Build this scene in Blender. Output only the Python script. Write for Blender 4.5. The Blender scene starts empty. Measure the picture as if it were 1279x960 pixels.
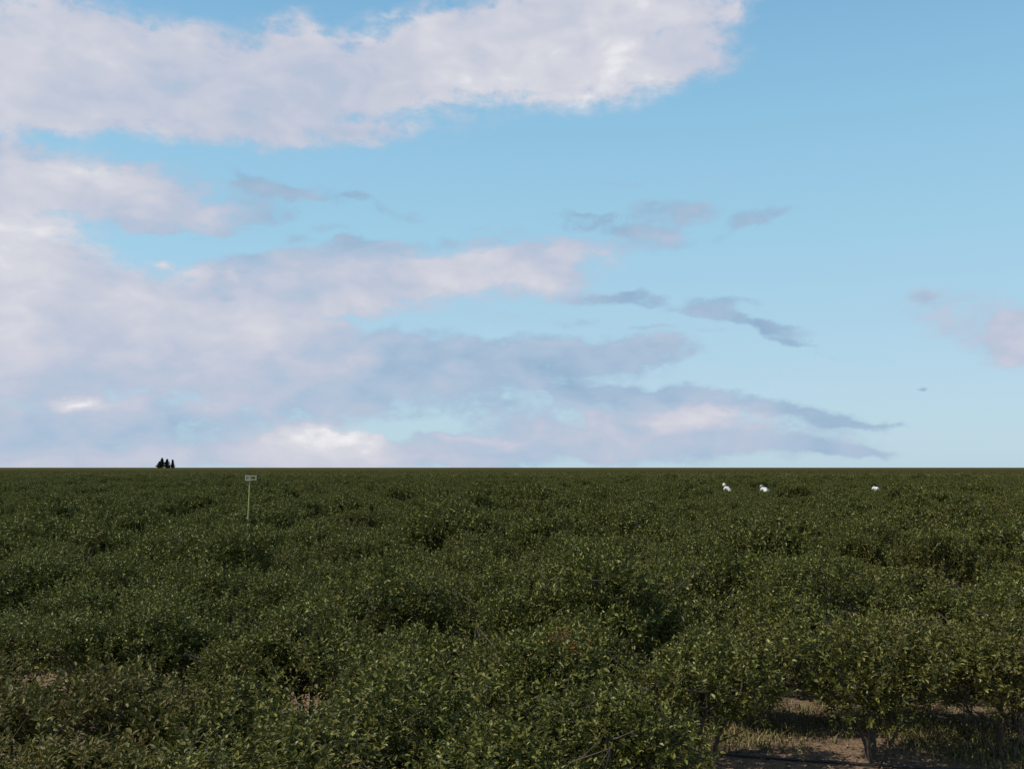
import bpy, math, random
import numpy as np
from mathutils import Vector, Matrix

sc = bpy.context.scene
C = sc.collection
rng = np.random.default_rng(7)
random.seed(7)

# ------------------------------------------------------------------ camera
EYE = 2.17                                   # eye height above the soil, metres
PITCH = math.atan(103.5 / 1229.0)
cam_data = bpy.data.cameras.new('camera')
cam_data.lens = 34.59
cam_data.sensor_width = 36.0
cam_data.clip_end = 20000
cam = bpy.data.objects.new('camera', cam_data)
C.objects.link(cam)
cam.location = (0, 0, EYE)
cam.rotation_euler = (math.radians(90) + PITCH, 0, 0)
sc.camera = cam

# ------------------------------------------------------------------ colour management
sc.view_settings.view_transform = 'Standard'
sc.view_settings.look = 'None'
sc.view_settings.exposure = 0.0
sc.view_settings.gamma = 1.0
sc.view_settings.use_curve_mapping = False

# ------------------------------------------------------------------ sun
SUN_EL = math.radians(49)
SUN_AZ = math.radians(-100)                   # measured from +Y (view direction) towards +X
sd = bpy.data.lights.new('sun', 'SUN')
sd.energy = 4.6
sd.angle = math.radians(0.55)
sd.color = (1.0, 0.93, 0.80)
sun = bpy.data.objects.new('sun', sd)
C.objects.link(sun)
sdir = Vector((math.sin(SUN_AZ) * math.cos(SUN_EL), math.cos(SUN_AZ) * math.cos(SUN_EL), math.sin(SUN_EL)))
sun.rotation_euler = sdir.to_track_quat('Z', 'Y').to_euler()
sun.location = (0, 0, 30)

# ------------------------------------------------------------------ sky: clear Nishita sky with cloud banks by compass bearing
class NT:
    """tiny node-graph helper"""
    def __init__(s, tree):
        s.t = tree
    def n(s, typ, ins=(), **kw):
        nd = s.t.nodes.new(typ)
        for k, v in kw.items():
            setattr(nd, k, v)
        for i, v in (ins.items() if isinstance(ins, dict) else enumerate(ins)):
            if v is None:
                continue
            if isinstance(v, bpy.types.NodeSocket):
                s.t.links.new(v, nd.inputs[i])
            else:
                nd.inputs[i].default_value = v
        return nd
    def m(s, op, a, b=None, c=None, clamp=False):
        return s.n('ShaderNodeMath', [a, b, c], operation=op, use_clamp=clamp).outputs[0]
    def vm(s, op, a, b=None, c=None):
        nd = s.n('ShaderNodeVectorMath', [a, b, c], operation=op)
        return nd.outputs['Value'] if op in ('LENGTH', 'DOT_PRODUCT', 'DISTANCE') else nd.outputs[0]
    def scale(s, a, f):
        return s.n('ShaderNodeVectorMath', {0: a, 3: f}, operation='SCALE').outputs[0]
    def mix(s, f, a, b, mode='MIX'):
        nd = s.n('ShaderNodeMix', data_type='RGBA', blend_type=mode)
        for i, v in ((0, f), (6, a), (7, b)):
            if isinstance(v, bpy.types.NodeSocket):
                s.t.links.new(v, nd.inputs[i])
            elif i == 0:
                nd.inputs[i].default_value = v
            else:
                nd.inputs[i].default_value = (*v[:3], 1)
        return nd.outputs[2]
    def noise(s, vec, sc_, detail=4, rough=.5, dist=0):
        nd = s.n('ShaderNodeTexNoise', noise_dimensions='3D')
        if vec is not None:
            s.t.links.new(vec, nd.inputs['Vector'])
        nd.inputs['Scale'].default_value = sc_
        nd.inputs['Detail'].default_value = detail
        nd.inputs['Roughness'].default_value = rough
        nd.inputs['Distortion'].default_value = dist
        return nd
    def rng(s, v, a, b, c=0., d=1., kind='SMOOTHSTEP'):
        nd = s.n('ShaderNodeMapRange', [v, a, b, c, d], interpolation_type=kind)
        return nd.outputs[0]
    def ramp(s, v, stops, interp='LINEAR'):
        nd = s.n('ShaderNodeValToRGB', [v])
        cr = nd.color_ramp
        cr.interpolation = interp
        while len(cr.elements) < len(stops):
            cr.elements.new(0.5)
        for e, (p, col) in zip(cr.elements, stops):
            e.position = p
            e.color = (*col, 1)
        return nd.outputs[0]

def lin(r, g, b):
    f = lambda c: (c / 255 / 12.92) if c <= 10 else ((c / 255 + .055) / 1.055) ** 2.4
    return (f(r), f(g), f(b))

world = bpy.data.worlds.new("World")
sc.world = world
world.use_nodes = True
wt = world.node_tree
wt.nodes.clear()
W = NT(wt)
SKY_STRENGTH = 0.12
tc = W.n('ShaderNodeTexCoord')
D = tc.outputs['Generated']
sep = W.n('ShaderNodeSeparateXYZ', [D])
dx, dy, dz = sep.outputs
az = W.m('MULTIPLY', W.m('ARCTAN2', dx, dy), 57.2958)
hyp = W.m('SQRT', W.m('ADD', W.m('MULTIPLY', dx, dx), W.m('MULTIPLY', dy, dy)))
el = W.m('MULTIPLY', W.m('ARCTAN2', dz, hyp), 57.2958)
P0 = W.n('ShaderNodeCombineXYZ', [az, el, 0.0]).outputs[0]
# wind-torn edges: warp bearing and height with noise (clouds lie flatter than tall)
flat = W.vm('MULTIPLY', P0, (0.55, 1.0, 1.0))
w1 = W.noise(flat, 0.22, 3, .55)
w2 = W.noise(flat, 0.9, 4, .6)
wa = W.vm('MULTIPLY', W.vm('SUBTRACT', w1.outputs['Color'], (0.5, 0.5, 0.5)), (5.0, 2.6, 0))
wb = W.vm('MULTIPLY', W.vm('SUBTRACT', w2.outputs['Color'], (0.5, 0.5, 0.5)), (2.0, 1.3, 0))
P = W.vm('ADD', W.vm('ADD', P0, wa), wb)

def bearing(px, py):
    """photo measurement -> compass bearing and height angle of a cloud, degrees"""
    X = (px - 639.5) / 1229.0
    Y = (480 - py) / 1229.0
    c, s = math.cos(PITCH), math.sin(PITCH)
    x, y, z = X, c - Y * s, s + Y * c
    return math.degrees(math.atan2(x, y)), math.degrees(math.atan2(z, math.hypot(x, y)))

# x, y, half width, half height, tilt (deg, + rises to the right), thickness, brightness
CLOUDS = [
 (45,50,110,75,0,1.1,0.64),(60,115,90,38,0,1,0.6),(230,98,110,44,0,0.95,0.5),(330,112,130,48,0,1,0.5),(368,60,48,36,0,1,0.58),
 (250,148,130,22,0,0.9,0.5),(470,88,110,36,8,1,0.6),(600,62,110,50,6,1.1,0.7),(700,60,145,58,0,1.2,0.76),(785,32,100,46,0,0.95,0.74),
 (890,12,55,22,10,0.8,0.62),(860,74,50,22,0,0.5,0.45),(470,162,50,12,0,0.7,0.6),(560,165,60,30,0,0.25,0.4),
 (60,224,95,22,0,1,0.62),(205,242,60,24,0,0.9,0.58),(110,258,150,18,0,0.75,0.4),(270,262,70,28,0,0.4,0.3),
 (340,226,42,8,-14,0.74,0.08),(462,250,48,8,-14,0.81,0.06),(350,250,60,23,0,0.47,0.2),(190,275,28,5.8,0,0.68,0.1),(370,298,22,5.8,0,0.68,0.1),(275,291,14,5.8,0,0.68,0.1),(60,196,120,8,0,0.45,0.3),
 (20,330,90,62,0,1.1,0.64),(110,395,125,58,0,1.1,0.68),(250,415,110,56,0,1,0.62),(330,430,100,70,0,1,0.5),(60,440,120,55,0,1,0.43),
 (250,480,130,26,0,0.95,0.38),(400,470,100,36,0,0.95,0.4),(360,340,90,26,0,0.75,0.3),(450,350,90,30,5,0.9,0.5),(560,350,120,30,8,1.1,0.66),
 (660,335,90,28,6,1.05,0.6),(690,308,60,14,5,0.7,0.4),(540,298,100,11,8,0.75,0.14),(455,310,40,12.6,6,0.94,0.12),(330,328,60,9.2,0,0.68,0.1),
 (600,445,190,30,0,0.85,0.15),(510,455,90,32,0,0.8,0.15),(700,450,110,24,0,0.85,0.21),(805,437,46,14.9,0,0.94,0.2),(560,500,200,24,0,0.8,0.22),
 (60,530,120,15,0,0.7,0.3),(200,535,160,22,0,0.75,0.24),(60,562,110,18,0,0.85,0.38),(250,575,230,16,0,0.9,0.46),(20,575,120,16,0,0.9,0.38),
 (92,505,20,6,0,1.2,1.3),(420,558,70,20,0,1.2,0.86),(398,543,30,12,0,1.2,1.05),(462,548,28,13,0,1.1,0.98),(340,574,50,14,0,1,0.75),
 (598,550,42,5,-4,0.8,0.75),(560,568,120,13,0,0.7,0.3),(620,545,120,14,0,0.6,0.2),
 (775,497,80,8,-6,0.85,0.18),(900,500,90,9,-5,0.9,0.12),(1000,517,65,8,-6,0.85,0.12),(1072,526,48,5,0,0.8,0.08),(820,535,130,24,0,1,0.46),
 (850,522,36,9,0,0.9,0.8),(960,548,110,15,0,0.8,0.2),(700,540,80,22,0,0.75,0.33),(1062,560,40,6.9,0,0.94,0.1),(780,570,190,13,0,0.85,0.3),
 (800,370,46,6.9,0,0.81,0.05),(895,377,50,8,4,0.94,0.02),(930,394,62,6.9,-8,1.01,0.02),(985,408,35,9.2,-16,0.81,0.06),(1012,428,25,4.6,-20,0.74,0.08),
 (842,262,50,12.6,-4,0.81,0.16),(962,270,30,6.9,3,0.81,0.05),(755,278,52,6.9,-4,0.74,0.08),(805,296,45,13.8,0,0.68,0.2),(712,402,32,6,0,0.5,0.3),
 (900,222,36,12,0,0.35,0.4),(1155,370,12,8,-20,0.81,0.1),(1155,486,7,3.4,0,0.81,0.1),
 (1200,402,72,32,-15,0.78,0.45),(1265,440,45,24,0,0.55,0.33),(1335,420,70,30,0,0.8,0.5),
 (208,331,11,4,0,0.7,0.8),(240,303,85,18,0,-0.5,0.4),(288,347,6,6,0,1.1,0.95),(282,372,8,3.4,0,0.94,0.15),(490,18,10,4,0,0.6,0.7),
 (60,60,50,26,0,0.38,0.95),(170,95,40,20,0,0.4,0.8),(365,72,36,22,0,0.45,0.85),(240,130,70,16,0,0.4,0.2),(560,78,60,22,6,0.38,0.95),(670,80,70,24,4,0.38,0.98),
 (85,224,60,10,0,0.38,0.85),(215,240,34,11,0,0.5,0.8),(30,305,40,24,0,0.3,0.85),(110,358,50,20,0,0.38,0.95),(215,372,36,16,0,0.45,0.9),(292,402,34,24,0,0.38,0.95),(355,418,30,14,0,0.4,0.9),
 (300,468,40,14,-20,0.38,0.95),(150,455,90,16,0,0.4,0.2),(400,450,60,16,0,0.4,0.18),(560,352,90,12,8,0.4,0.9),(860,524,44,8,0,0.5,1),(150,345,50,9,-10,0.5,0.1),
 (700,372,60,10,0,0.45,0.35),(745,440,60,12,0,0.4,0.38),(640,412,60,6,0,-0.35,0.3),(455,400,50,6,0,-0.35,0.5),(130,478,110,7,-8,-0.45,0.5),(300,505,110,7,-4,-0.5,0.45),(520,535,60,8,0,-0.4,0.4),
 (1010,555,60,7,-4,0.5,0.15),(815,285,70,9,-6,0.5,0.15),(880,255,60,8,-6,0.5,0.2),(640,395,40,6,0,0.3,0.3),
 (300,234,18,4,-8,0.5,0.1),(395,243,26,5,-12,0.55,0.12),(335,264,34,7,0,0.45,0.2),(420,284,26,5,0,0.5,0.12),(245,302,22,4,0,0.5,0.12),(390,316,50,6,3,0.5,0.15),(600,283,24,5,6,0.5,0.12),(735,270,24,4,0,0.5,0.1),(772,232,26,5,4,0.45,0.15),(745,374,36,6,-4,0.55,0.12),(798,408,26,4,-4,0.5,0.12),(930,283,30,4,8,0.4,0.15),(1045,445,26,3,-12,0.4,0.15),(720,492,40,6,-6,0.6,0.15),(880,410,34,4,-6,0.4,0.15),
 (-80,90,90,60,0,1,0.6),(-100,380,140,80,0,1,0.6),(-60,540,120,24,0,0.9,0.38),
]
def xy(v):
    o = W.n('ShaderNodeSeparateXYZ', [v]).outputs
    return o[0], o[1]
FP, F0 = W.vm('MULTIPLY', P, (1, 1, 0)), W.vm('ADD', P0, W.vm('MULTIPLY', wb, (.8, .9, 0)))
fb = W.noise(flat, 0.55, 5, .62, .3).outputs['Fac']
fb2 = W.noise(W.vm('MULTIPLY', P0, (0.62, 1.0, 1.0)), 1.25, 6, .6, .3).outputs['Fac']
fbs = W.noise(W.vm('ADD', flat, (31.0, 7.0, 3.0)), 0.5, 2, .5, .4).outputs['Fac']
sky = W.n('ShaderNodeTexSky', sky_type='NISHITA', sun_disc=False)
sky.sun_elevation = SUN_EL
sky.sun_rotation = SUN_AZ
sky.air_density = 1.0
sky.dust_density = 0.6
sky.ozone_density = 1.0
nishita = W.vm('MULTIPLY', sky.outputs[0], (SKY_STRENGTH, SKY_STRENGTH * 1.3, SKY_STRENGTH * 1.3))
graded = W.ramp(W.m('DIVIDE', el, 60.0), [(0, lin(187, 211, 227)), (.08, lin(181, 210, 229)), (.22, lin(161, 206, 230)),
                 (.33, lin(145, 196, 226)), (.45, lin(125, 177, 216)), (1.0, lin(80, 135, 190))])
clear = W.mix(.12, graded, nishita)
CRAMP = [(0, lin(146, 176, 204)), (.28, lin(170, 191, 214)), (.5, lin(189, 197, 216)), (.68, lin(204, 206, 219)),
         (.85, lin(217, 217, 225)), (1.0, lin(243, 241, 244))]

def cloud_shader(d, b):
    """d thickness, b brightness-weighted thickness -> Background shader"""
    dens = W.m('MULTIPLY', d, W.rng(fb, .3, .7, .5, 1.32, 'LINEAR'))
    dens = W.m('MULTIPLY_ADD', W.m('SUBTRACT', fb2, .5), W.m('MULTIPLY', 1.75, W.m('MINIMUM', d, .75)), dens)
    alpha = W.m('MULTIPLY', W.rng(dens, .16, 1.15), .95)
    br = W.m('DIVIDE', b, W.m('ADD', d, .02))
    br = W.m('MULTIPLY_ADD', W.m('SUBTRACT', fbs, .5), .75, br)
    br = W.m('MULTIPLY_ADD', W.m('SUBTRACT', fb, .5), .35, br)
    br = W.m('MULTIPLY_ADD', W.m('SUBTRACT', fb2, .5), .16, br)
    br = W.m('MULTIPLY_ADD', W.m('SUBTRACT', W.m('MINIMUM', dens, 1.2), .8), .12, br)
    return W.n('ShaderNodeBackground', [W.mix(alpha, clear, W.ramp(br, CRAMP)), 1.0]).outputs[0]

def blobs(items):
    acc = None
    for (A, E, hw, hh, tilt, a, b, small) in items:
        # the running sum, squashed to nothing, is added in: it makes the clouds evaluate one after another
        pz = F0 if small else FP
        if acc is not None:
            pz = W.vm('MULTIPLY_ADD', acc, (1e-9, 1e-9, 0), pz)
        mp = W.n('ShaderNodeMapping', [pz, (A, E, 0), (0, 0, math.radians(tilt)), (hw, hh, 1)], vector_type='TEXTURE')
        q = W.vm('DOT_PRODUCT', mp.outputs[0], mp.outputs[0])
        g = W.m('EXPONENT', W.m('MULTIPLY', W.m('POWER', q, 1.35), -0.65) if not small else W.m('MULTIPLY', q, -1.0))
        acc = W.vm('MULTIPLY_ADD', g, (a, a * b, 0), (0, 0, 0) if acc is None else acc)
    return cloud_shader(*(xy(acc) if acc is not None else (0.0, 0.0)))

ITEMS = []
for (cx, cy, rx, ry, tilt, a, b) in CLOUDS:
    A, E = bearing(cx, cy)
    k = 1 / 21.45
    kx = k * math.cos(math.radians(A)) ** 0.5
    small = rx < 25
    ITEMS.append((A, E, rx * kx * 1.02, ry * k * 1.02, tilt, a, b, small))
CUTS = [-60.0, -11.0, 4.0, 60.0]             # three bearings sectors, each with only the clouds that reach into it
def sector(a0, a1):
    keep = []
    for it in ITEMS:
        ex = (2.7 if it[7] else 2.1) * it[2] + (.1 if it[7] else 2.0)
        if it[0] - ex < a1 and it[0] + ex > a0: keep.append(it)
    return blobs(keep)
def mixs(f, a, b):
    nd = W.n('ShaderNodeMixShader', [f])
    wt.links.new(a, nd.inputs[1]); wt.links.new(b, nd.inputs[2])
    return nd.outputs[0]
sectors = [sector(CUTS[i], CUTS[i + 1]) for i in range(3)]
ahead = mixs(W.m('GREATER_THAN', az, CUTS[1]), sectors[0], mixs(W.m('GREATER_THAN', az, CUTS[2]), sectors[1], sectors[2]))
# the rest of the sky goes on with scattered banks of the same kind
gen = W.noise(W.vm('MULTIPLY', D, (1.0, 1.0, 2.6)), 2.3, 4, .55)
gd = W.m('MULTIPLY', W.rng(gen.outputs['Fac'], .45, .60), W.m('MAXIMUM', W.rng(W.m('ABSOLUTE', az), 38, 48), W.rng(el, 34, 44)))
rest = cloud_shader(gd, W.m('MULTIPLY', gd, .6))
outside = W.m('MAXIMUM', W.m('GREATER_THAN', W.m('ABSOLUTE', az), 38.0), W.m('GREATER_THAN', el, 34.0))
above = mixs(outside, ahead, rest)
ground_bg = W.n('ShaderNodeBackground', [(.03, .035, .015, 1), 1.0]).outputs[0]
root = mixs(W.m('LESS_THAN', el, -2.0), above, ground_bg)
wo = W.n('ShaderNodeOutputWorld', [root])
# ==SKY END==

# ------------------------------------------------------------------ helpers
def mesh_np(name, verts, faces, mats=(), smooth=False, fmat=None):
    """verts Nx3, faces list of arrays (each MxK); returns a mesh"""
    me = bpy.data.meshes.new(name)
    verts = np.asarray(verts, dtype=np.float32)
    if not isinstance(faces, list):
        faces = [faces]
    faces = [np.asarray(f, dtype=np.int32) for f in faces if len(f)]
    me.vertices.add(len(verts))
    me.vertices.foreach_set('co', verts.ravel())
    nl = sum(f.size for f in faces)
    npoly = sum(len(f) for f in faces)
    me.loops.add(nl)
    me.polygons.add(npoly)
    if npoly:
        me.loops.foreach_set('vertex_index', np.concatenate([f.ravel() for f in faces]))
        tot = np.concatenate([np.full(len(f), f.shape[1], dtype=np.int32) for f in faces])
        start = np.concatenate([[0], np.cumsum(tot)[:-1]]).astype(np.int32)
        me.polygons.foreach_set('loop_start', start)
        me.polygons.foreach_set('loop_total', tot)
        if fmat is not None:
            me.polygons.foreach_set('material_index', np.asarray(fmat, dtype=np.int32))
        me.polygons.foreach_set('use_smooth', np.full(npoly, smooth, dtype=bool))
    for m in mats:
        me.materials.append(m)
    me.update(calc_edges=True)
    return me

def link(name, data, parent=None, loc=(0, 0, 0), rz=0.0, scale=None):
    o = bpy.data.objects.new(name, data)
    C.objects.link(o)
    o.location = loc
    o.rotation_euler = (0, 0, rz)
    if scale:
        o.scale = scale
    if parent:
        o.parent = parent
    return o

def tag(o, label=None, cat=None, group=None, kind=None):
    if label: o['label'] = label
    if cat: o['category'] = cat
    if group: o['group'] = group
    if kind: o['kind'] = kind
    return o

def bsdf(name):
    m = bpy.data.materials.new(name)
    m.use_nodes = True
    t = m.node_tree
    p = t.nodes['Principled BSDF']
    return m, NT(t), p

def setp(p, **kw):
    for k, v in kw.items():
        k = k.replace('_', ' ')
        if isinstance(v, bpy.types.NodeSocket):
            p.id_data.links.new(v, p.inputs[k])
        else:
            p.inputs[k].default_value = v

# ------------------------------------------------------------------ materials
def leaf_material(name, ramp, brown, pale=.03, rough=.52, spec=.22):
    m, N, p = bsdf(name)
    geo = N.n('ShaderNodeNewGeometry')
    rnd = geo.outputs['Random Per Island']
    col = N.ramp(rnd, ramp)
    # patches of the field where the young leaves are bronze or yellowing
    n1 = N.noise(geo.outputs['Position'], .42, 3, .6).outputs['Fac']
    tint = N.n('ShaderNodeAttribute', attribute_type='INSTANCER', attribute_name='tint').outputs['Fac']
    r2 = N.m('FRACT', N.m('MULTIPLY', rnd, 37.7))
    amount = N.m('ADD', N.m('ADD', N.rng(n1, .48, .70, 0., .62), tint), N.m('MULTIPLY', N.m('SUBTRACT', r2, .5), .5))
    amount = N.m('MULTIPLY', N.m('MAXIMUM', amount, 0.0), .9, clamp=True)
    col = N.mix(amount, col, N.ramp(r2, brown))
    r3 = N.m('FRACT', N.m('MULTIPLY', rnd, 211.3))
    col = N.mix(N.m('GREATER_THAN', r3, 1 - pale), col, (.28, .28, .11))  # specular glints put into the base colour: a few leaves at random turn pale
    # leaf underside is paler and duller
    col = N.mix(N.m('MULTIPLY', geo.outputs['Backfacing'], .45), col, (.105, .108, .036))
    setp(p, Base_Color=col, Roughness=rough)
    p.inputs['Specular IOR Level'].default_value = spec
    tr = N.n('ShaderNodeBsdfTranslucent', [N.mix(.5, col, (.12, .18, .02))])
    ms = N.n('ShaderNodeMixShader', [.16])
    N.t.links.new(p.outputs[0], ms.inputs[1]); N.t.links.new(tr.outputs[0], ms.inputs[2])
    N.t.links.new(ms.outputs[0], N.t.nodes['Material Output'].inputs[0])
    return m

GREENS = [(0, (.026, .027, .004)), (.35, (.050, .053, .006)), (.68, (.088, .092, .010)), (.88, (.150, .150, .024)), (1, (.24, .23, .060))]
BROWNS = [(0, (.050, .034, .008)), (.5, (.095, .072, .017)), (1, (.165, .135, .038))]
M_LEAF = leaf_material('bush_leaf', GREENS, BROWNS)
M_FARLEAF = leaf_material('far_bush_leaf', GREENS, [(0, (.050, .028, .010)), (1, (.095, .055, .020))], pale=.004, rough=.6, spec=.25)
M_DEAD = leaf_material('withered_leaf', [(0, (.12, .05, .015)), (1, (.30, .15, .05))], [(0, (.10, .05, .02)), (1, (.2, .12, .04))], rough=.7)

M_BARK, N, p = bsdf('bark')
tcn = N.n('ShaderNodeTexCoord').outputs['Object']
nz = N.noise(N.vm('MULTIPLY', tcn, (40, 40, 9)), 1.0, 5, .6).outputs['Fac']
setp(p, Base_Color=N.ramp(nz, [(.3, (.035, .026, .018)), (.7, (.11, .085, .06))]), Roughness=.9)
bp = N.n('ShaderNodeBump', {0: .6, 1: .01, 2: nz}); bp.inputs['Height'].default_value = 0
N.t.links.new(nz, bp.inputs['Height']); N.t.links.new(bp.outputs[0], p.inputs['Normal'])

M_SOIL, N, p = bsdf('soil')
pos = N.n('ShaderNodeNewGeometry').outputs['Position']
a1 = N.noise(pos, .6, 5, .6).outputs['Fac']
a2 = N.noise(pos, 14, 6, .65).outputs['Fac']
a3 = N.n('ShaderNodeTexVoronoi', {0: pos, 2: 38.0}).outputs['Distance']
c = N.ramp(a1, [(.32, (.10, .062, .034)), (.5, (.19, .118, .068)), (.68, (.27, .175, .105))])
c = N.mix(N.rng(a2, .35, .65, 0., .6), c, (.055, .04, .026))
c = N.mix(N.rng(a3, .0, .25, .5, 0.), c, (.26, .20, .15))
setp(p, Base_Color=c, Roughness=.95)
hh = N.m('ADD', a2, N.m('MULTIPLY', a3, -.5))
bp = N.n('ShaderNodeBump'); bp.inputs['Strength'].default_value = .9; bp.inputs['Distance'].default_value = .03
N.t.links.new(hh, bp.inputs['Height']); N.t.links.new(bp.outputs[0], p.inputs['Normal'])

M_GRASS, N, p = bsdf('grass_blade')
rnd = N.n('ShaderNodeNewGeometry').outputs['Random Per Island']
setp(p, Base_Color=N.ramp(rnd, [(0, (.045, .050, .011)), (.45, (.105, .10, .022)), (.8, (.18, .155, .042)), (1, (.30, .25, .11))]), Roughness=.7)

M_LITTER, N, p = bsdf('dry_leaf')
rnd = N.n('ShaderNodeNewGeometry').outputs['Random Per Island']
setp(p, Base_Color=N.ramp(rnd, [(0, (.06, .035, .02)), (.5, (.16, .10, .055)), (1, (.33, .26, .17))]), Roughness=.8)

def plain(name, col, rough=.6, metal=0., var=.12, scale=20):
    m, N, p = bsdf(name)
    t = N.n('ShaderNodeTexCoord').outputs['Object']
    n = N.noise(t, scale, 4, .6).outputs['Fac']
    lo = tuple(c * (1 - var) for c in col); hi = tuple(min(1, c * (1 + var)) for c in col)
    setp(p, Base_Color=N.ramp(n, [(.3, lo), (.7, hi)]), Roughness=rough, Metallic=metal)
    return m
M_POST = plain('painted_post', (.33, .34, .13), .55, var=.2)
M_POSTHEAD = plain('pale_plastic', (.44, .43, .27), .6)
M_HOSE = plain('black_hose', (.014, .013, .012), .55)
M_SKIN = plain('skin', (.20, .11, .07), .6)
M_WHITE = plain('white_cloth', (.60, .60, .56), .85, scale=6)
M_GREYT = plain('dark_cloth', (.05, .055, .07), .9)
M_DARKHAT = plain('dark_hat', (.025, .024, .024), .8)
M_HAIR = plain('hair', (.015, .012, .010), .6)
M_PINE, N, p = bsdf('pine_needle')
rnd = N.n('ShaderNodeNewGeometry').outputs['Random Per Island']
setp(p, Base_Color=N.ramp(rnd, [(0, (.012, .018, .008)), (1, (.045, .055, .022))]), Roughness=.8)

# ------------------------------------------------------------------ leaves
def rot_frames(d, roll):
    """orthonormal frames with x along d"""
    d = d / np.linalg.norm(d, axis=1, keepdims=True)
    up = np.tile(np.array([0, 0, 1.0]), (len(d), 1))
    s = np.cross(d, up); s /= np.linalg.norm(s, axis=1, keepdims=True) + 1e-6
    n = np.cross(s, d)
    c, si = np.cos(roll)[:, None], np.sin(roll)[:, None]
    return d, s * c + n * si, -s * si + n * c

def leaves(P, d, roll, L, wr=.48, fold=.28, droop=.2):
    """six-cornered leaves folded along the midrib and bent down: two quads each"""
    d, s, n = rot_frames(d, roll)
    L = L[:, None]
    w = L * wr * .5
    base = P
    v = np.stack([base,
                  base + d * L * .30 + s * w * .92 + n * w * fold,
                  base + d * L * .72 + s * w * .74 + n * (w * fold - L * droop * .35),
                  base + d * L - n * L * droop,
                  base + d * L * .72 - s * w * .74 + n * (w * fold - L * droop * .35),
                  base + d * L * .30 - s * w * .92 + n * w * fold], axis=1)
    k = len(P)
    i = np.arange(k)[:, None] * 6
    f = np.concatenate([i + np.array([[0, 1, 2, 3]]), i + np.array([[0, 3, 4, 5]])])
    return v.reshape(-1, 3), f

def tube(path, rad, sides=5, off=0):
    path = np.asarray(path, float); rad = np.asarray(rad, float)
    vs = []
    t = np.gradient(path, axis=0)
    t /= np.linalg.norm(t, axis=1, keepdims=True) + 1e-9
    ref = np.array([.31, .17, .93]) if abs(t[0, 2]) < .9 else np.array([1., .1, 0.])
    for q, r, tt in zip(path, rad, t):
        a = np.cross(tt, ref); a /= np.linalg.norm(a)
        b = np.cross(tt, a)
        ang = np.linspace(0, 2 * np.pi, sides, endpoint=False)
        vs.append(q + r * (np.cos(ang)[:, None] * a + np.sin(ang)[:, None] * b))
    fs = []
    for j in range(len(path) - 1):
        for k in range(sides):
            k2 = (k + 1) % sides
            fs.append((off + j * sides + k, off + j * sides + k2, off + (j + 1) * sides + k2, off + (j + 1) * sides + k))
    return np.concatenate(vs), fs

def branch_mesh(name, tubes, mat):
    V, F, off = [], [], 0
    for path, rad, sides in tubes:
        v, f = tube(path, rad, sides, off)
        V.append(v); F += f; off += len(v)
    return mesh_np(name, np.concatenate(V), np.array(F), [mat], True)

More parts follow.
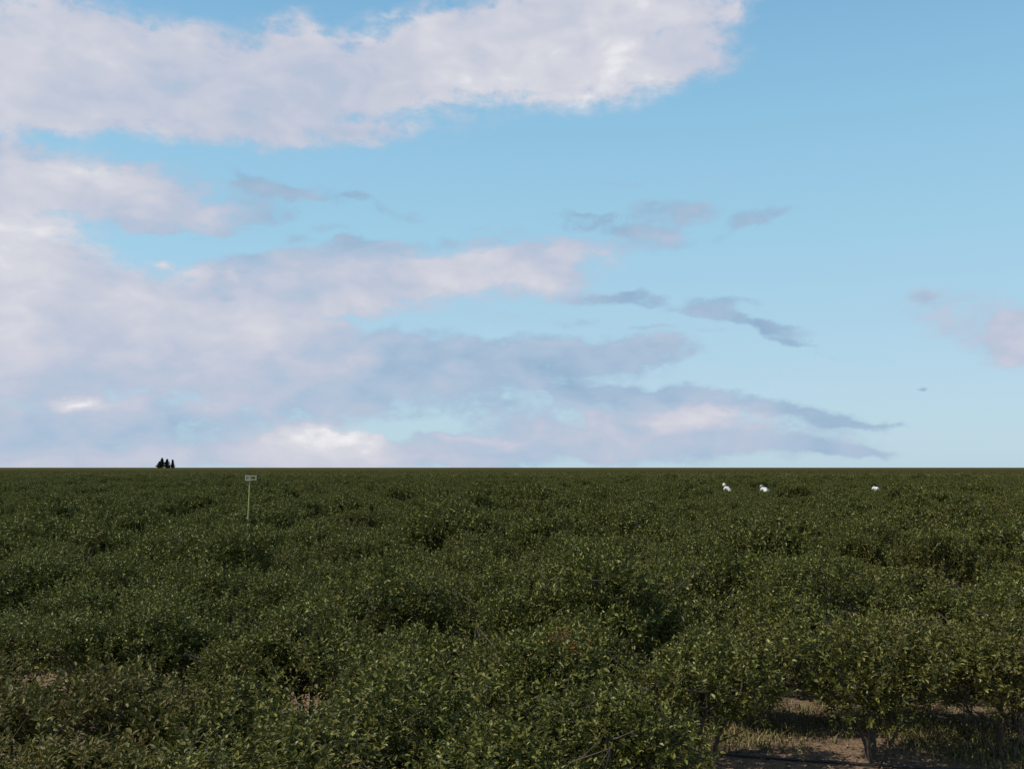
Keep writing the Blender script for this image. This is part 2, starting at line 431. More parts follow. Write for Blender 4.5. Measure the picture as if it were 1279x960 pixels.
def bush_variant(seed, H=1.0, R=.72, clear=.17, nshoot=520, leaf=.045, mat=None):
    """one fruit bush: four stems, side branches, leafy shoots over a lumpy crown; returns (foliage, branches, [stems])"""
    r = np.random.default_rng(seed)
    stems, twigs, tips = [], [], []
    a0 = r.uniform(0, 6.28)
    for k in range(4):
        a = a0 + k * 1.57 + r.uniform(-.4, .4)
        b = np.array([math.cos(a), math.sin(a), 0])
        reach = r.uniform(.28, .5) * R / .78
        top = np.array([b[0] * reach, b[1] * reach, H * r.uniform(.62, .8)])
        p0 = b * r.uniform(.03, .08)
        kink = r.normal(0, .03, 3); kink[2] = 0
        pts = [p0 + [0, 0, -.04], p0 + b * .03 + [0, 0, clear * .55] + kink, p0 * .4 + top * .42 + kink * .8 + [0, 0, .04], top * .75 + [0, 0, .03] - kink, top]
        rb = r.uniform(.013, .021)
        stems.append((pts, [rb * 1.35, rb, rb * .75, rb * .5, rb * .28], 7))
        for q in range(7):
            t = r.uniform(.35, .95)
            i = int(t * 4); f = t * 4 - i
            s = np.array(pts[i]) * (1 - f) + np.array(pts[min(i + 1, 4)]) * f
            aa = a + r.normal(0, .9)
            e = s + np.array([math.cos(aa), math.sin(aa), r.uniform(.1, .9)]) * r.uniform(.18, .42) * R / .78
            twigs.append(([s, (s + e) / 2 + r.normal(0, .02, 3), e], [rb * .45, rb * .32, .002], 4))
            tips.append(e)
    # crown lumps
    nl = 11
    la = r.uniform(0, 6.28, nl); lr = R * np.sqrt(r.uniform(.1, 1, nl)) * .62
    lz = clear + (H - clear) * r.uniform(.30, .74, nl)
    lc = np.stack([np.cos(la) * lr, np.sin(la) * lr, lz], 1)
    lrad = r.uniform(.20, .36, nl) * R / .78
    lc[0] = [0, 0, H * .58]; lrad[0] = R * .55
    which = r.choice(nl, nshoot, p=lrad ** 2 / (lrad ** 2).sum())
    dv = r.normal(0, 1, (nshoot, 3)); dv[:, 2] = dv[:, 2] * .8 + .35
    dv /= np.linalg.norm(dv, axis=1, keepdims=True)
    rad = lrad[which] * r.uniform(.45, 1.0, nshoot) ** .5
    P = lc[which] + dv * rad[:, None] * [1, 1, .82]
    P[:, 2] = np.clip(P[:, 2], clear + r.uniform(-.06, .1, nshoot), H * 1.02)
    sd_ = dv * .7 + np.array([0, 0, .75]) + r.normal(0, .35, (nshoot, 3))
    sd_ /= np.linalg.norm(sd_, axis=1, keepdims=True)
    slen = r.uniform(.08, .17, nshoot)
    # a few shoots stick well out of the crown
    wild = r.random(nshoot) < .05
    slen[wild] *= 1.7
    nl_ = 11
    T = np.linspace(.05, 1, nl_)
    LP = P[:, None, :] + sd_[:, None, :] * (T[None, :, None] * slen[:, None, None])
    LP = LP.reshape(-1, 3)
    K = len(LP)
    az_ = np.tile(np.arange(nl_) * 2.4, nshoot) + np.repeat(r.uniform(0, 6.28, nshoot), nl_)
    sdr = np.repeat(sd_, nl_, axis=0)
    _, s1, n1 = rot_frames(sdr, az_)
    tt = np.tile(T, nshoot)[:, None]
    ld = s1 * (1.1 - .5 * tt) + sdr * (.35 + .5 * tt) + r.normal(0, .22, (K, 3)) + [0, 0, .05]
    L = leaf * r.uniform(.65, 1.2, K) * (1.1 - .35 * tt[:, 0])
    roll = r.normal(0, .5, K)
    v, f = leaves(LP, ld, roll, L, wr=.5, fold=.3, droop=.18)
    fol = mesh_np('foliage', v, f, [mat or M_LEAF])
    # thin shoot stalks, with the branches
    for k in r.choice(nshoot, min(90, nshoot), replace=False):
        near_tip = tips[int(np.argmin([np.linalg.norm(P[k] - t_) for t_ in tips]))]
        twigs.append(([near_tip, (near_tip + P[k]) / 2, P[k], P[k] + sd_[k] * slen[k]], [.003, .003, .0025, .0012], 3))
    br = branch_mesh('branches', twigs, M_BARK)
    sm = [branch_mesh('stem', [s], M_BARK) for s in stems]
    return fol, br, sm

VAR = [bush_variant(100 + i, H=[1.0, .95, 1.03, .92, 1.0, .97][i], nshoot=[840, 790, 860, 770, 800, 820][i], R=[.74, .71, .76, .70, .73, .74][i]) for i in range(6)]

# bushes from about 15 m on: the same habit with fewer, broader leaves and rounder crowns
VAR += [bush_variant(300 + i, H=[1.0, .94, 1.04][i], nshoot=[430, 400, 450][i], R=[.72, .68, .74][i], leaf=.068) for i in range(3)]

# ------------------------------------------------------------------ ground: one sheet out to the horizon
def axis(lim, fine0, fine1, step):
    near = np.arange(fine0, fine1 + 1e-6, step)
    out_, x, s = [], fine1, step
    while x < lim:
        s *= 1.35; x += s; out_.append(min(x, lim))
    lo_, x, s = [], fine0, step
    while x > -lim:
        s *= 1.35; x -= s; lo_.append(max(x, -lim))
    return np.array(sorted(lo_) + list(near) + out_)
gx = axis(9000, -8, 8, .09); gy = axis(9000, 4.5, 12, .09)
X, Y = np.meshgrid(gx, gy)
def lumps(X, Y, seed, n=26, fmin=1.0, fmax=9.0):
    r = np.random.default_rng(seed); Z = 0
    for _ in range(n):
        f = math.exp(r.uniform(math.log(fmin), math.log(fmax))); a = r.uniform(0, 6.28)
        Z = Z + np.sin((X * math.cos(a) + Y * math.sin(a)) * f + r.uniform(0, 6.28)) / f
    return Z / math.sqrt(n)
Z = lumps(X, Y, 3) * .05 * np.exp(-((X / 14) ** 2 + ((Y - 8) / 10) ** 2))
def ground_z(x, y):
    return float(lumps(np.array(x), np.array(y), 3) * .05 * math.exp(-((x / 14) ** 2 + ((y - 8) / 10) ** 2)))
nx, ny = len(gx), len(gy)
idx = (np.arange(ny - 1)[:, None] * nx + np.arange(nx - 1)[None, :]).ravel()
g = link('ground', mesh_np('ground', np.stack([X, Y, Z], -1).reshape(-1, 3), np.stack([idx, idx + 1, idx + nx + 1, idx + nx], 1), [M_SOIL], True))
tag(g, 'reddish brown bare soil under the bushes', kind='structure')

# ------------------------------------------------------------------ bushes: rows run almost across the view, dropping a little nearer on the right
SLOPE = -.25
def seen(x, y, m):
    return y > 3.5 and abs(x) < y * .5204 + m
front = [  # x, y, turn, scale, height scale, variant, tint, label
 (2.66, 7.45, .3, .98, 1.0, 2, 0., 'dark green bush with a thick short trunk standing behind the black hose at lower right'),
 (3.66, 7.50, 2.0, .98, .98, 4, 0., 'bush at the lower right corner with two bare stems beside lit tan soil'),
 (1.30, 7.10, 1.0, .95, .95, 0, .10, 'low spreading bush with thin crooked stems left of the open grassy gap at lower right'),
 (2.0, 8.35, 2.9, 1.0, .95, 3, .12, 'shaded bush behind the gap left of the thick trunked bush'),
 (3.12, 8.45, .9, 1.0, .95, 1, .05, 'shaded bush filling the gap right behind the thick trunked bush'),
 (4.15, 8.25, 1.9, 1.0, .95, 5, .05, 'bush half cut by the right edge behind the lower right corner bush'),
 (.28, 7.30, 2.2, 1.0, 1.0, 5, .08, 'bush with a withered orange brown shoot on top near the middle'),
]
for k_, (xx, yy, ti, lab) in enumerate([
 (.48, 5.85, .05, 'dark bush at the bottom edge just left of the two thin bare stems'),
 (-.62, 5.95, .12, 'green bush at the bottom edge a little left of the middle of the photo'),
 (-1.72, 5.80, .22, 'bronze tinged bush at the bottom edge left of centre with dark hollows'),
 (-2.75, 5.95, .65, 'browning thin leaved bush at the left edge just above the bottom left corner'),
 (-.15, 5.15, .10, 'lowest bush cut by the bottom edge just left of the middle'),
 (-1.20, 5.12, .30, 'lowest bush cut by the bottom edge a third of the way from the left'),
 (-2.25, 5.08, .70, 'lowest brownish bush filling the very bottom left corner over dry soil'),
]):
    front.append((xx, yy, 1.3 * k_ + .4, 1.0, .96 if yy > 5.5 else .84, (k_ + 1) % 6, ti, lab))
spots = []
r = np.random.default_rng(21)
row = 0
rowgap = 1.22
for row in range(0, 110):
    y0 = 6.9 + row * rowgap + (0 if row else .0)
    half = (y0 + 8) * .56 + 4
    n = int(half / 1.05)
    for c in range(-n, n + 1):
        x = c * 1.05 + (row % 2) * .5 + r.normal(0, .16)
        y = y0 + SLOPE * x + r.normal(0, .16) + (.55 if y0 < 7 else 0)
        if r.random() < (.035 if row > 6 else 0): continue
        s_ = float(np.clip(r.normal(1.0, .11), .72, 1.25))
        if r.random() < .14: s_ *= .78
        if row < 5: s_ = max(s_, .95)
        spots.append((x, y, r.uniform(0, 6.28), s_, float(np.clip(r.normal(1.0, .11), .72, 1.2)), int(r.integers(6)), 0.0, row))
def clear_of_front(x, y):
    if x > 1.1 and y < 8.15: return False            # the open strip in front of and under the last row at right
    if x > -4 and y < 6.7 : return False
    return all((x - f[0]) ** 2 + (y - f[1]) ** 2 > .72 for f in front)
PEOPLE = [(12.25, 56.0), (14.4, 56.0), (20.7, 56.3)]
POST = (-4.96, 18.7)
def clear_of_people(x, y):
    if (x - POST[0]) ** 2 + (y - POST[1]) ** 2 < .12: return False
    return all(abs(x - q[0]) > .75 or not (q[1] - 2.3 < y < q[1] + .5) for q in PEOPLE)
spots = [s for s in spots if seen(s[0], s[1], 1.0) and clear_of_front(s[0], s[1]) and clear_of_people(s[0], s[1])]
def trimmed(q):                                     # bushes before the three pickers are kept pruned low
    for p_ in PEOPLE:
        if 24 < q[1] < p_[1] + 1 and abs(q[0] - p_[0] * q[1] / p_[1]) < 1.1:
            return (*q[:3], min(q[3], .93), min(q[4], .97), *q[5:])
    return q
spots = [trimmed(q) for q in spots]
spots = [(*q[:5], 6 + q[5] % 3, *q[6:]) if q[1] > 15 + 3 * math.sin(q[0] * 7.3) else q for q in spots]
spots.sort(key=lambda s: s[1])
N_IND = 300 - len(front)
ind, rest_pts = spots[:N_IND], spots[N_IND:]
FAR_EDGE = ind[-1][1]

def bush(x, y, turn, s, hs, v, tint, label, group, full):
    fol, br, sm = VAR[v]
    root = link('fruit_bush', None, loc=(x, y, ground_z(x, y)), rz=turn, scale=(s, s, s * hs))
    root.empty_display_size = .3
    tag(root, label, 'bush', group)
    f = link('foliage', fol, root); f['tint'] = tint
    if full:
        link('branches', br, root)
        for st in sm:
            link('stem', st, root)
    else:
        link('branches', VAR_BR[v], root)
    return root
# further back stems and side branches are one mesh: only glimpses of them show
VAR_BR = []
for fol, br, sm in VAR:
    vs, fs, off = [], [], 0
    for me in [br] + sm:
        co = np.empty(len(me.vertices) * 3, np.float32); me.vertices.foreach_get('co', co)
        vi = np.empty(len(me.loops), np.int32); me.loops.foreach_get('vertex_index', vi)
        vs.append(co.reshape(-1, 3)); fs.append(vi.reshape(-1, 4) + off); off += len(vs[-1])
    VAR_BR.append(mesh_np('branches', np.concatenate(vs), np.concatenate(fs), [M_BARK], True))
for f in front:
    bush(*f[:7], f[7], None, True)
ZONES = [(13.0, 'leafy green bush in the unbroken canopy well in front of the pale post', 'bushes in the near field'),
         (18.2, 'small looking green bush just in front of the foot of the pale post', 'bushes in front of the post'),
         (99., 'small looking green bush beside or just behind the foot of the pale post', 'bushes around the post')]
ORD = 'first second third fourth fifth sixth seventh eighth ninth tenth eleventh twelfth thirteenth fourteenth fifteenth sixteenth'.split()
ROWNAME = {0: 'the row right behind the nearest bushes', 1: 'the second row behind the nearest bushes', 2: 'the third row behind the nearest bushes',
           3: 'the fourth row behind the nearest bushes', 4: 'the fifth row behind the nearest bushes'}
count = {}
for q in sorted(ind, key=lambda q: q[0]):
    rw = q[7]
    if rw in ROWNAME:
        count[rw] = count.get(rw, 0) + 1
        lab, grp = '%s green bush from the left in %s' % (ORD[count[rw] - 1], ROWNAME[rw]), 'green bushes in ' + ROWNAME[rw]
    else:
        z = next(z for z in ZONES if q[1] < z[0])
        lab, grp = z[1], z[2]
    bush(*q[:7], lab, grp, q[1] < 9.0)

# ------------------------------------------------------------------ the rest of the field: bushes nobody can count, set out by one geometry-node object each
def scatter(name, label, pts, sources, tints, mesh_mat=None):
    """pts rows: x, y, z, turn, scale, height scale; sources: meshes of real bushes that are set on the points"""
    pts = np.asarray(pts, np.float32)
    me = mesh_np(name, pts[:, :3], [])
    for nm, typ, dat in (('turn', 'FLOAT', pts[:, 3]), ('size', 'FLOAT_VECTOR', np.stack([pts[:, 4], pts[:, 4], pts[:, 4] * pts[:, 5]], 1)), ('tintp', 'FLOAT', np.asarray(tints, np.float32))):
        at = me.attributes.new(nm, typ, 'POINT')
        at.data.foreach_set('vector' if typ == 'FLOAT_VECTOR' else 'value', np.ascontiguousarray(dat).ravel())
    o = link(name, me)
    ng = bpy.data.node_groups.new(name + '_nodes', 'GeometryNodeTree')
    ng.interface.new_socket('Geometry', in_out='INPUT', socket_type='NodeSocketGeometry')
    ng.interface.new_socket('Geometry', in_out='OUTPUT', socket_type='NodeSocketGeometry')
    gi = ng.nodes.new('NodeGroupInput'); go = ng.nodes.new('NodeGroupOutput')
    join = ng.nodes.new('GeometryNodeGeometryToInstance')
    for s in reversed(sources):
        oi = ng.nodes.new('GeometryNodeObjectInfo')
        oi.inputs[0].default_value = s
        oi.transform_space = 'ORIGINAL'
        ng.links.new(oi.outputs['Geometry'], join.inputs[0])
    iop = ng.nodes.new('GeometryNodeInstanceOnPoints')
    ng.links.new(gi.outputs[0], iop.inputs['Points'])
    ng.links.new(join.outputs[0], iop.inputs['Instance'])
    iop.inputs['Pick Instance'].default_value = True
    def attr(nm, typ):
        a = ng.nodes.new('GeometryNodeInputNamedAttribute'); a.data_type = typ; a.inputs[0].default_value = nm
        return a.outputs['Attribute']
    cx_ = ng.nodes.new('ShaderNodeCombineXYZ'); ng.links.new(attr('turn', 'FLOAT'), cx_.inputs[2])
    ng.links.new(cx_.outputs[0], iop.inputs['Rotation'])
    ng.links.new(attr('size', 'FLOAT_VECTOR'), iop.inputs['Scale'])
    st = ng.nodes.new('GeometryNodeStoreNamedAttribute'); st.domain = 'INSTANCE'; st.data_type = 'FLOAT'
    st.inputs['Name'].default_value = 'tint'
    ng.links.new(iop.outputs[0], st.inputs['Geometry']); ng.links.new(attr('tintp', 'FLOAT'), st.inputs['Value'])
    ng.links.new(st.outputs[0], go.inputs[0])
    md = o.modifiers.new('scatter', 'NODES'); md.node_group = ng
    tag(o, label, 'bushes', kind='stuff')
    return o
# the meshes the scatter repeats are those of real bushes standing in the field
fol_src = []
for v in range(6, 9):
    fol_src.append(next(o for o in C.objects if o.name.startswith('foliage') and o.data == VAR[v][0]))
pts = [(q[0], q[1], 0, q[2], q[3] * 1.06, q[4]) for q in rest_pts if q[1] < 105]
scatter('bush_field', 'green bushes running together across the middle distance around three people', pts, fol_src, [0.0] * len(pts))
# far bushes: coarser clumps, since leaves are far below what the eye resolves there
def patch(seed, size=5.0, n=2600):
    r = np.random.default_rng(seed)
    P = np.stack([r.uniform(-size / 2, size / 2, n), r.uniform(-size / 2, size / 2, n), r.uniform(.55, 1.0, n)], 1)
    P[:, 2] += lumps(P[:, 0], P[:, 1], seed + 5, 14, 2.5, 7) * .25
    d = r.normal(0, 1, (n, 3)); d[:, 2] = d[:, 2] * .6 + .3
    return leaves(P, d, r.normal(0, .7, n), r.uniform(.10, .22, n), wr=.6)
fpts, ftint = [], []
r = np.random.default_rng(5)
P_, F_, off = [], [], 0
y = 103.0
while y < 330:
    half = y * .53 + 6
    for x in np.arange(-half, half, 4.6):
        fpts.append((x + r.normal(0, .3), y + r.normal(0, .3), 0, r.choice([0, 1.5708, 3.1416, 4.712]) + r.normal(0, .1), 1.0, r.uniform(.94, 1.03)))
        t_ = np.clip((y - 120) / 160, 0, 1) * .55 + (np.clip(x / 90, 0, 1) * .4 if y > 150 else 0)
        ftint.append(t_ + r.normal(0, .08))
    y += 4.6
pv, pf = patch(11)
o0 = link('crop_patch', mesh_np('crop_patch', pv, pf, [M_FARLEAF]), loc=(fpts[3][0], fpts[3][1], 0))
tag(o0, 'patch of low bushes at the left edge of the far field', 'bushes', kind='stuff')
pv, pf = patch(12)
o1 = link('crop_patch', mesh_np('crop_patch', pv, pf, [M_FARLEAF]), loc=(fpts[5][0], fpts[5][1], 0))
tag(o1, 'patch of low bushes a little in from the left edge of the far field', 'bushes', kind='stuff')
scatter('far_bush_field', 'distant olive and brownish bushes in a thin band below the horizon', [q for i_, q in enumerate(fpts) if i_ not in (3, 5)], [o0, o1], [q for i_, q in enumerate(ftint) if i_ not in (3, 5)])
# beyond that the crop is a closed, slightly rough canopy up to the horizon
ang = np.radians(np.linspace(-42, 42, 421)); rr = 318 * (1.045 ** np.arange(70))
A_, R_ = np.meshgrid(ang, rr)
XX, YY = R_ * np.sin(A_), R_ * np.cos(A_)
ZZ = .86 + np.random.default_rng(1).normal(0, .035, XX.shape)
nx, ny = len(ang), len(rr)
idx = (np.arange(ny - 1)[:, None] * nx + np.arange(nx - 1)[None, :]).ravel()
M_CANOPY, N, p = bsdf('far_canopy')
pos = N.n('ShaderNodeNewGeometry').outputs['Position']
n1 = N.noise(pos, .02, 4, .6).outputs['Fac']; n2 = N.noise(pos, .5, 3, .7).outputs['Fac']
c = N.mix(N.rng(n1, .42, .62), (.050, .053, .015), (.066, .050, .017))
c = N.mix(N.rng(n2, .3, .7, 0., .6), c, (.034, .036, .012))
setp(p, Base_Color=c, Roughness=1.0); p.inputs['Specular IOR Level'].default_value = 0.0
fc = link('far_crop_canopy', mesh_np('far_crop_canopy', np.stack([XX, YY, ZZ], -1).reshape(-1, 3), np.stack([idx, idx + 1, idx + nx + 1, idx + nx], 1), [M_CANOPY], True))
tag(fc, 'flat dark crop closing the field along the straight horizon', 'field', kind='stuff')

# ------------------------------------------------------------------ withered shoot on the bush near the middle
host = next(o for o in C.objects if o.get('label', '').startswith('bush with a withered'))
r = np.random.default_rng(77)
n = 130
P = np.stack([r.normal(0, .075, n), r.normal(0, .06, n), r.normal(0, .055, n)], 1)
d = r.normal(0, 1, (n, 3)) + [0, 0, .3]
v, f = leaves(P, d, r.normal(0, .8, n), r.uniform(.03, .05, n), wr=.42, fold=.5, droop=.5)
ws = link('withered_shoot', mesh_np('withered_shoot', v, f, [M_DEAD]), host)
ws.location = host.matrix_basis.inverted() @ Vector((.36, 7.06, .93))
ws['label'] = 'dry orange brown leaves'

# ------------------------------------------------------------------ irrigation hose along the last row
def hose_y(x): return 7.43 - .245 * (x - 2.2) + .03 * math.sin(x * 1.7)
path = [(x, hose_y(x), ground_z(x, hose_y(x)) + .022 + .012 * math.sin(x * 2.3)) for x in np.arange(-4.5, 6.2, .12)]
vh, fh = tube(path, [.009] * len(path), 8)
hs_ = link('irrigation_hose', mesh_np('irrigation_hose', vh, np.array(fh), [M_HOSE], True))
tag(hs_, 'thin black irrigation hose lying along the row of trunks at lower right', 'hose')

# ------------------------------------------------------------------ grass and dry leaves on the soil
r = np.random.default_rng(9)
def blades(n, xr, yr, dens, hmin, hmax):
    x = r.uniform(*xr, n); y = r.uniform(*yr, n)
    keep = r.random(n) < dens(x, y)
    x, y = x[keep], y[keep]; n = len(x)
    gz = lumps(x, y, 3) * .05 * np.exp(-((x / 14) ** 2 + ((y - 8) / 10) ** 2))
    h = r.uniform(hmin, hmax, n)[:, None]; a = r.uniform(0, 6.28, n)
    lean = np.stack([np.cos(a), np.sin(a), np.zeros(n)], 1); side = np.stack([-np.sin(a), np.cos(a), np.zeros(n)], 1)
    b = np.stack([x, y, gz - .005], 1); w = r.uniform(.0025, .005, n)[:, None]; le = r.uniform(.2, 1.5, n)[:, None]
    up_ = np.array([0, 0, 1.])
    m_ = b + up_ * h * .55 + lean * h * le * .25
    t_ = b + up_ * h * .95 + lean * h * le
    v = np.stack([b - side * w, b + side * w, m_ + side * w * .8, t_, m_ - side * w * .8], 1).reshape(-1, 3)
    i = np.arange(n)[:, None] * 5
    return v, [i + np.array([[0, 1, 2, 4]]), i + np.array([[4, 2, 3]])]
def patchy(x, y):
    c = 7.43 - .245 * (x - 2.2)
    behind = np.clip((y - c - .02) / .25, 0, 1) * np.clip((c + 3.2 - y) / .8, 0, 1)
    front_ = .05 * (y < c)
    return (behind * .95 + front_) * np.clip(lumps(x, y, 31, 14, 1.5, 5) * 2.4 + .45, 0, 1)
v, f = blades(150000, (-3.5, 6.4), (5.2, 11.5), patchy, .02, .10)
gr = link('grass', mesh_np('grass', v, f, [M_GRASS]))
tag(gr, 'yellow green dry grass growing under the bushes behind the hose', 'grass', kind='stuff')
n = 9000
x = r.uniform(-4.5, 5.5, n); y = r.uniform(4.6, 10.5, n)
gz = lumps(x, y, 3) * .05 * np.exp(-((x / 14) ** 2 + ((y - 8) / 10) ** 2))
d = r.normal(0, 1, (n, 3)); d[:, 2] *= .25
v, f = leaves(np.stack([x, y, gz + .006 + r.uniform(0, .012, n)], 1), d, r.normal(0, .5, n), r.uniform(.02, .05, n), wr=.5, droop=.05)
lt = link('leaf_litter', mesh_np('leaf_litter', v, f, [M_LITTER]))
tag(lt, 'dry fallen leaves scattered on the soil under the bushes', 'leaves', kind='stuff')
# soil crumbs and small stones
n = 2600
x = r.uniform(-4, 5.2, n); y = r.uniform(5, 9.5, n); s_ = r.uniform(.006, .022, n) * r.uniform(.5, 1, n)
gz = lumps(x, y, 3) * .05 * np.exp(-((x / 14) ** 2 + ((y - 8) / 10) ** 2))
oct_ = np.array([[1, 0, 0], [0, 1, 0], [-1, 0, 0], [0, -1, 0], [0, 0, .8], [0, 0, -.8]], float)
v = (np.stack([x, y, gz + s_ * .2], 1)[:, None, :] + (oct_[None] + r.normal(0, .25, (n, 6, 3))) * s_[:, None, None]).reshape(-1, 3)
of = np.array([[0, 1, 4], [1, 2, 4], [2, 3, 4], [3, 0, 4], [1, 0, 5], [2, 1, 5], [3, 2, 5], [0, 3, 5]])
f = (np.arange(n)[:, None, None] * 6 + of[None]).reshape(-1, 3)
cl = link('soil_clods', mesh_np('soil_clods', v, f, [M_SOIL], True))
tag(cl, 'small clods and stones on the reddish soil', 'stones', kind='stuff')

# ------------------------------------------------------------------ the pale post with its small frame
post = link('marker_post', None, loc=(POST[0], POST[1], -.025))
tag(post, 'thin pale green post with a small rectangular frame on top above the bushes', 'post')
import bmesh
def box(bm, c, s, bev=0):
    m = Matrix.Translation(c) @ Matrix.Diagonal((*s, 1))
    g_ = bmesh.ops.create_cube(bm, size=1, matrix=m)
def bm_link(name, bm, mat, parent, bev=.002, smooth=False):
    me = bpy.data.meshes.new(name); bm.to_mesh(me); bm.free(); me.materials.append(mat)
    if smooth:
        me.polygons.foreach_set('use_smooth', np.ones(len(me.polygons), bool))
    o = link(name, me, parent)
    if bev:
        md = o.modifiers.new('edge', 'BEVEL'); md.width = bev; md.segments = 2
    return o
vt, ft = tube([(-.045, 0, -.1), (-.035, 0, .6), (-.015, 0, 1.3), (0, 0, 1.95)], [.0135, .013, .0125, .012], 10)
link('pole', mesh_np('pole', vt, np.array(ft), [M_POST], True), post)
def ring_frame(x0, x1, z0, z1, t, dpt):
    bm = bmesh.new()
    box(bm, ((x0 + x1) / 2, 0, z1 - t / 2), (x1 - x0, dpt, t)); box(bm, ((x0 + x1) / 2, 0, z0 + t / 2), (x1 - x0, dpt, t))
    box(bm, (x0 + t / 2, 0, (z0 + z1) / 2), (t, dpt, z1 - z0 - 2 * t)); box(bm, (x1 - t / 2, 0, (z0 + z1) / 2), (t, dpt, z1 - z0 - 2 * t))
    return bm
bm_link('square_bracket', ring_frame(-.085, .005, 1.945, 2.045, .020, .04), M_POSTHEAD, post)
bm_link('side_frame', ring_frame(.008, .125, 1.955, 2.040, .016, .03), M_POSTHEAD, post)
bm = bmesh.new(); box(bm, (-.04, .005, 1.995), (.022, .02, .056)); bm_link('clip', bm, M_POSTHEAD, post)

# ------------------------------------------------------------------ three people bending over the bushes far out in the field
def skin_mesh(name, nodes, edges, mat, parent, sub=2):
    """nodes: list of (xyz, radius[, radius y]); grown into one continuous surface"""
    me = bpy.data.meshes.new(name)
    me.from_pydata([tuple(n_[0]) for n_ in nodes], edges, [])
    o = link(name, me, parent)
    md = o.modifiers.new('skin', 'SKIN'); md.use_smooth_shade = True
    if not me.skin_vertices:
        bpy.context.view_layer.objects.active = o
    for i_, n_ in enumerate(nodes):
        rx_ = n_[1]; ry_ = n_[2] if len(n_) > 2 else rx_
        me.skin_vertices[0].data[i_].radius = (rx_, ry_)
        me.skin_vertices[0].data[i_].use_root = (i_ == 0)
    ss = o.modifiers.new('round', 'SUBSURF'); ss.levels = sub; ss.render_levels = sub
    dg = bpy.context.evaluated_depsgraph_get()
    nm = bpy.data.meshes.new_from_object(o.evaluated_get(dg))
    o.modifiers.clear(); o.data = nm; nm.name = name
    nm.materials.clear(); nm.materials.append(mat)
    return o

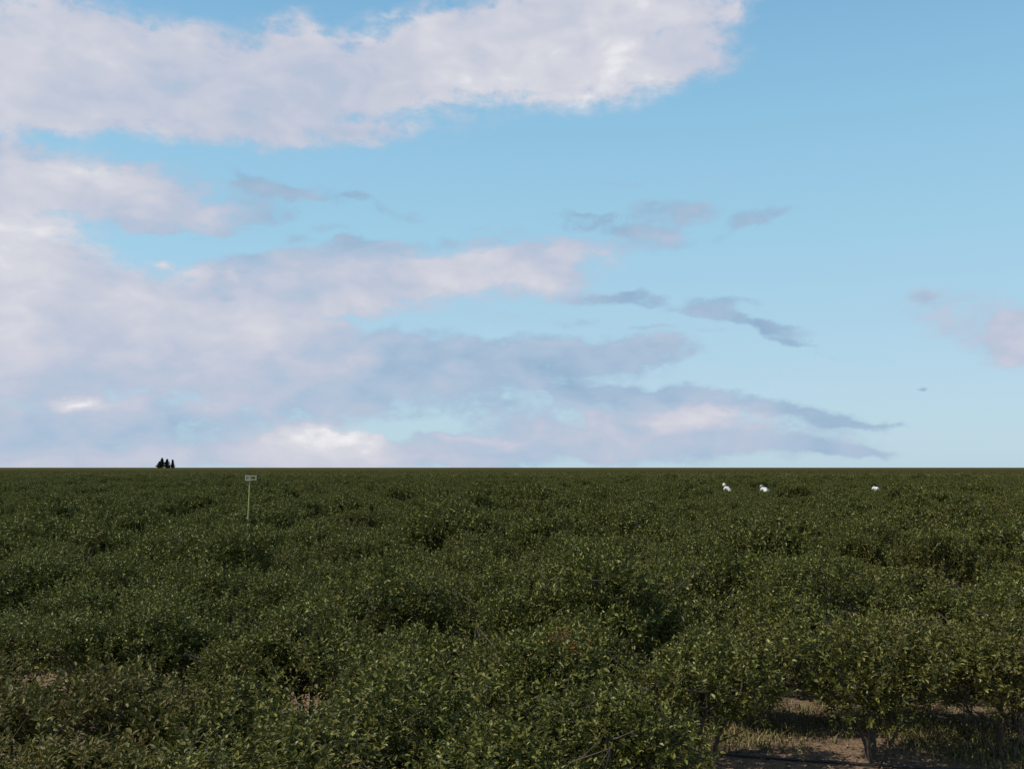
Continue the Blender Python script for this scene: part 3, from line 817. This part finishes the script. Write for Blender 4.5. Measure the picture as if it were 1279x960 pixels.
def person(loc, face, lean, headup, arms, label, shirt, hatkind, trousers):
    """face: heading of the body (rad, 0 = away from the camera); lean: back angle from upright; arms: hand targets, body axes"""
    root = link('person', None, loc=loc, rz=face)
    root.scale = (.84, .84, .88)
    tag(root, label, 'person')
    def sp(t, c=1.0):                                  # a point along the bent back
        a = lean * (.55 + .45 * min(1, t / .5))
        return Vector((0, t * math.sin(a), .92 + t * math.cos(a)))
    nodes, edges = [], []
    def add(p_, r_, prev=None, ry=None):
        nodes.append((Vector(p_), r_, ry or r_)); i_ = len(nodes) - 1
        if prev is not None: edges.append((prev, i_))
        return i_
    pel = add((0, 0, .93), .12, None, .10)
    wa_ = add(sp(.17), .115, pel, .09)
    ch = add(sp(.38), .135, wa_, .10)
    nk0 = add(sp(.50), .075, ch)
    dn = (sp(.5) - sp(.38)).normalized()
    hd = (dn + Vector((0, -.1, headup))).normalized()
    nb = sp(.50)
    nk = add(nb + hd * .07, .052, nk0)
    h1 = add(nb + hd * .14 + Vector((0, .02, 0)), .078, nk, .085)
    h2 = add(nb + hd * .21, .088, h1, .098)
    h3 = add(nb + hd * .285, .058, h2, .065)
    fw = hd.cross(Vector((-1, 0, 0))); fw.normalize()
    if fw.y < 0: fw = -fw
    add(nb + hd * .185 + fw * .115, .014, h2)           # nose
    for sx in (-1, 1):
        add(nb + hd * .19 + Vector((sx * .098, -.01, 0)), .016, h2)   # ears
    joints = {}
    for sx in (-1, 1):
        hp = add((sx * .10, 0, .88), .092, pel)
        kn = add((sx * .12, .07, .48), .060, hp)
        an = add((sx * .12, -.01, .09), .040, kn)
        add((sx * .13, .13, .04), .036, an)
        shp = sp(.44) + Vector((sx * .17, 0, 0))
        s0 = add(shp, .062, ch)
        tgt = Vector(arms[0 if sx < 0 else 1])
        mid = (shp + tgt) / 2; slack = max(0.0, .27 ** 2 - ((tgt - shp).length / 2) ** 2) ** .5
        elb = mid + Vector((sx * .6, -.5, -.3)).normalized() * slack
        e0 = add(elb, .043, s0)
        w0 = add(tgt, .027, e0)
        dh = (tgt - elb).normalized(); side = dh.cross(Vector((0, 0, 1))); side.normalize(); nrm = side.cross(dh)
        pa = add(tgt + dh * .05, .034, w0, .018)
        for k, (off_, ln) in enumerate(((-.03, .065), (-.011, .078), (.010, .074), (.03, .058))):
            b0 = add(tgt + dh * .09 + side * off_, .009, pa)
            b1 = add(tgt + dh * (.09 + ln * .55) + side * off_ * 1.1 - nrm * .010, .0085, b0)
            add(tgt + dh * (.09 + ln * .85) + side * off_ * 1.1 - nrm * .035, .007, b1)
        t0 = add(tgt + dh * .04 + side * sx * .042 - nrm * .01, .010, pa)
        add(tgt + dh * .075 + side * sx * .055 - nrm * .03, .008, t0)
        joints[sx] = (hp, kn, an, s0, e0, w0)
    skin_mesh('body', nodes, edges, M_SKIN, root, 1)
    def clothes(name, ids, grow, mat):
        remap = {i_: k for k, i_ in enumerate(ids)}
        nn = [(nodes[i_][0], nodes[i_][1] + grow, nodes[i_][2] + grow) for i_ in ids]
        ee = [(remap[a], remap[b]) for a, b in edges if a in remap and b in remap]
        return skin_mesh(name, nn, ee, mat, root, 2)
    clothes('shirt', [pel, wa_, ch, nk0] + [j for sx in (-1, 1) for j in joints[sx][3:6]], .022, shirt)
    clothes('trousers', [pel] + [j for sx in (-1, 1) for j in joints[sx][0:3]], .018, trousers)
    hc = nb + hd * .235
    q_ = hd.to_track_quat('Z', 'Y').to_matrix().to_4x4()
    def dome(name, rx_, rz_, mat, brim, drop=0.0):
        bm = bmesh.new()
        bmesh.ops.create_uvsphere(bm, u_segments=20, v_segments=12, radius=1, matrix=Matrix.Diagonal((rx_, rx_ * 1.12, rz_, 1)))
        for v_ in bm.verts:
            if v_.co.z < -drop: v_.co.z = -drop - .01
        if brim:
            c0 = bmesh.ops.create_circle(bm, cap_ends=True, segments=28, radius=brim, matrix=Matrix.Translation((0, 0, -drop)))
            ret = bmesh.ops.extrude_face_region(bm, geom=[f_ for f_ in bm.faces if all(v_ in c0['verts'] for v_ in f_.verts)])
            for v_ in ret['geom']:
                if isinstance(v_, bmesh.types.BMVert): v_.co.z += .006
            for v_ in bm.verts:
                rr_ = math.hypot(v_.co.x, v_.co.y)
                if rr_ > rx_ * 1.2: v_.co.z -= .025 * math.cos(2 * math.atan2(v_.co.y, v_.co.x)) + .01
        bm.transform(Matrix.Translation(hc) @ q_)
        return bm_link(name, bm, mat, root, 0, True)
    if hatkind == 'hood':
        dome('hood', .103, .12, shirt, 0, .07)
    elif hatkind == 'cap':
        dome('cap', .104, .095, M_WHITE, .13, .0)
    else:
        dome('hair', .104, .09, M_HAIR, 0, .06)
        dome('hat', .112, .12, M_DARKHAT, .18, -.012)
    for sx in (-1, 1):
        bm = bmesh.new()
        bmesh.ops.create_icosphere(bm, subdivisions=2, radius=.011, matrix=Matrix.Translation(nb + hd * .215 + fw * .095 + Vector((sx * .034, 0, 0))))
        bm_link('eye', bm, M_HAIR, root, 0, True)
        c_ = Vector((sx * .13, .05, .035))
        bm = bmesh.new(); bmesh.ops.create_uvsphere(bm, u_segments=12, v_segments=8, radius=1, matrix=Matrix.Translation(c_) @ Matrix.Diagonal((.05, .14, .05, 1)))
        bm_link('shoe', bm, M_HAIR, root, 0, True)
    return root
R90 = math.pi / 2
person((12.36, 56.0, -.06), R90 * .38, math.radians(50), .4, ((-.20, .56, .80), (.18, .54, .78)),
       'person in a white hooded top leaning left over the bushes, leftmost of the three', M_WHITE, 'hood', M_GREYT)
person((14.42, 56.0, -.08), R90 * .22, math.radians(56), .3, ((-.22, .56, .80), (.34, .46, .95)),
       'person in white with a pale cap and hunched back, middle one of the three', M_WHITE, 'cap', M_GREYT)
person((20.80, 56.3, -.08), .10, math.radians(52), .4, ((-.13, .50, .80), (.34, .50, .95)),
       'person in a white top and dark wide hat, rightmost of the three', M_WHITE, 'hat', M_GREYT)

# ------------------------------------------------------------------ pointed dark conifers beyond the field
def conifer(x, y, H, R, seed, label, lean=0.0):
    r = np.random.default_rng(seed)
    root = link('conifer_tree', None, loc=(x, y, 0))
    tag(root, label, 'tree')
    tp = [(0, 0, 0), (lean * .2, 0, H * .4), (lean * .6, 0, H * .75), (lean, 0, H)]
    v_, f_ = tube(tp, [.5, .36, .2, .05], 8)
    link('trunk', mesh_np('trunk', v_, np.array(f_), [M_BARK], True), root)
    n = 4200
    t = r.beta(1.15, 1.1, n)
    whorl = np.round(t * 16) / 16 + r.normal(0, .012, n)
    t = np.where(r.random(n) < .7, whorl, t).clip(.02, .99)
    k = np.floor(r.uniform(0, 7, n)); a = k * .9 + np.floor(t * 16) * 1.3 + r.normal(0, .22, n)
    rad = R * (1 - t) ** 1.25 * (.5 + .5 * np.sin(k * 2.1 + t * 23 + seed)) * r.uniform(.05, 1, n) ** .6 + .05
    P = np.stack([np.cos(a) * rad + lean * t, np.sin(a) * rad, .6 + t * (H - .4) + rad * .28], 1)
    d = np.stack([np.cos(a), np.sin(a), r.uniform(.2, 1.6, n)], 1)
    v_, f_ = leaves(P, d, r.normal(0, .8, n), r.uniform(.7, 1.9, n), wr=.26)
    link('crown', mesh_np('crown', v_, f_, [M_PINE]), root)
TD = 1600.0
def tree_x(px): return (px - 639.5) / 1229.0 * TD
pm = TD / 1229.0
conifer(tree_x(203.4), TD, 1.4 + 11.6 * pm, 10.0, 1, 'dark pointed conifer with the tallest tip, on the horizon at left', .5)
conifer(tree_x(207.6), TD + 9, 1.4 + 10.4 * pm, 9.5, 2, 'dark conifer touching the right side of the tallest one on the horizon')
conifer(tree_x(199.4), TD + 5, 1.4 + 7.4 * pm, 8.0, 3, 'low dark conifer at the left end of the small tree group on the horizon')
conifer(tree_x(215.4), TD + 7, 1.4 + 9.6 * pm, 4.5, 4, 'slim dark conifer standing apart at the right of the tree group', -.5)
conifer(tree_x(212.8), TD - 5, 1.4 + 3.0 * pm, 4.0, 5, 'very low dark conifer in the gap left of the slim separate one')
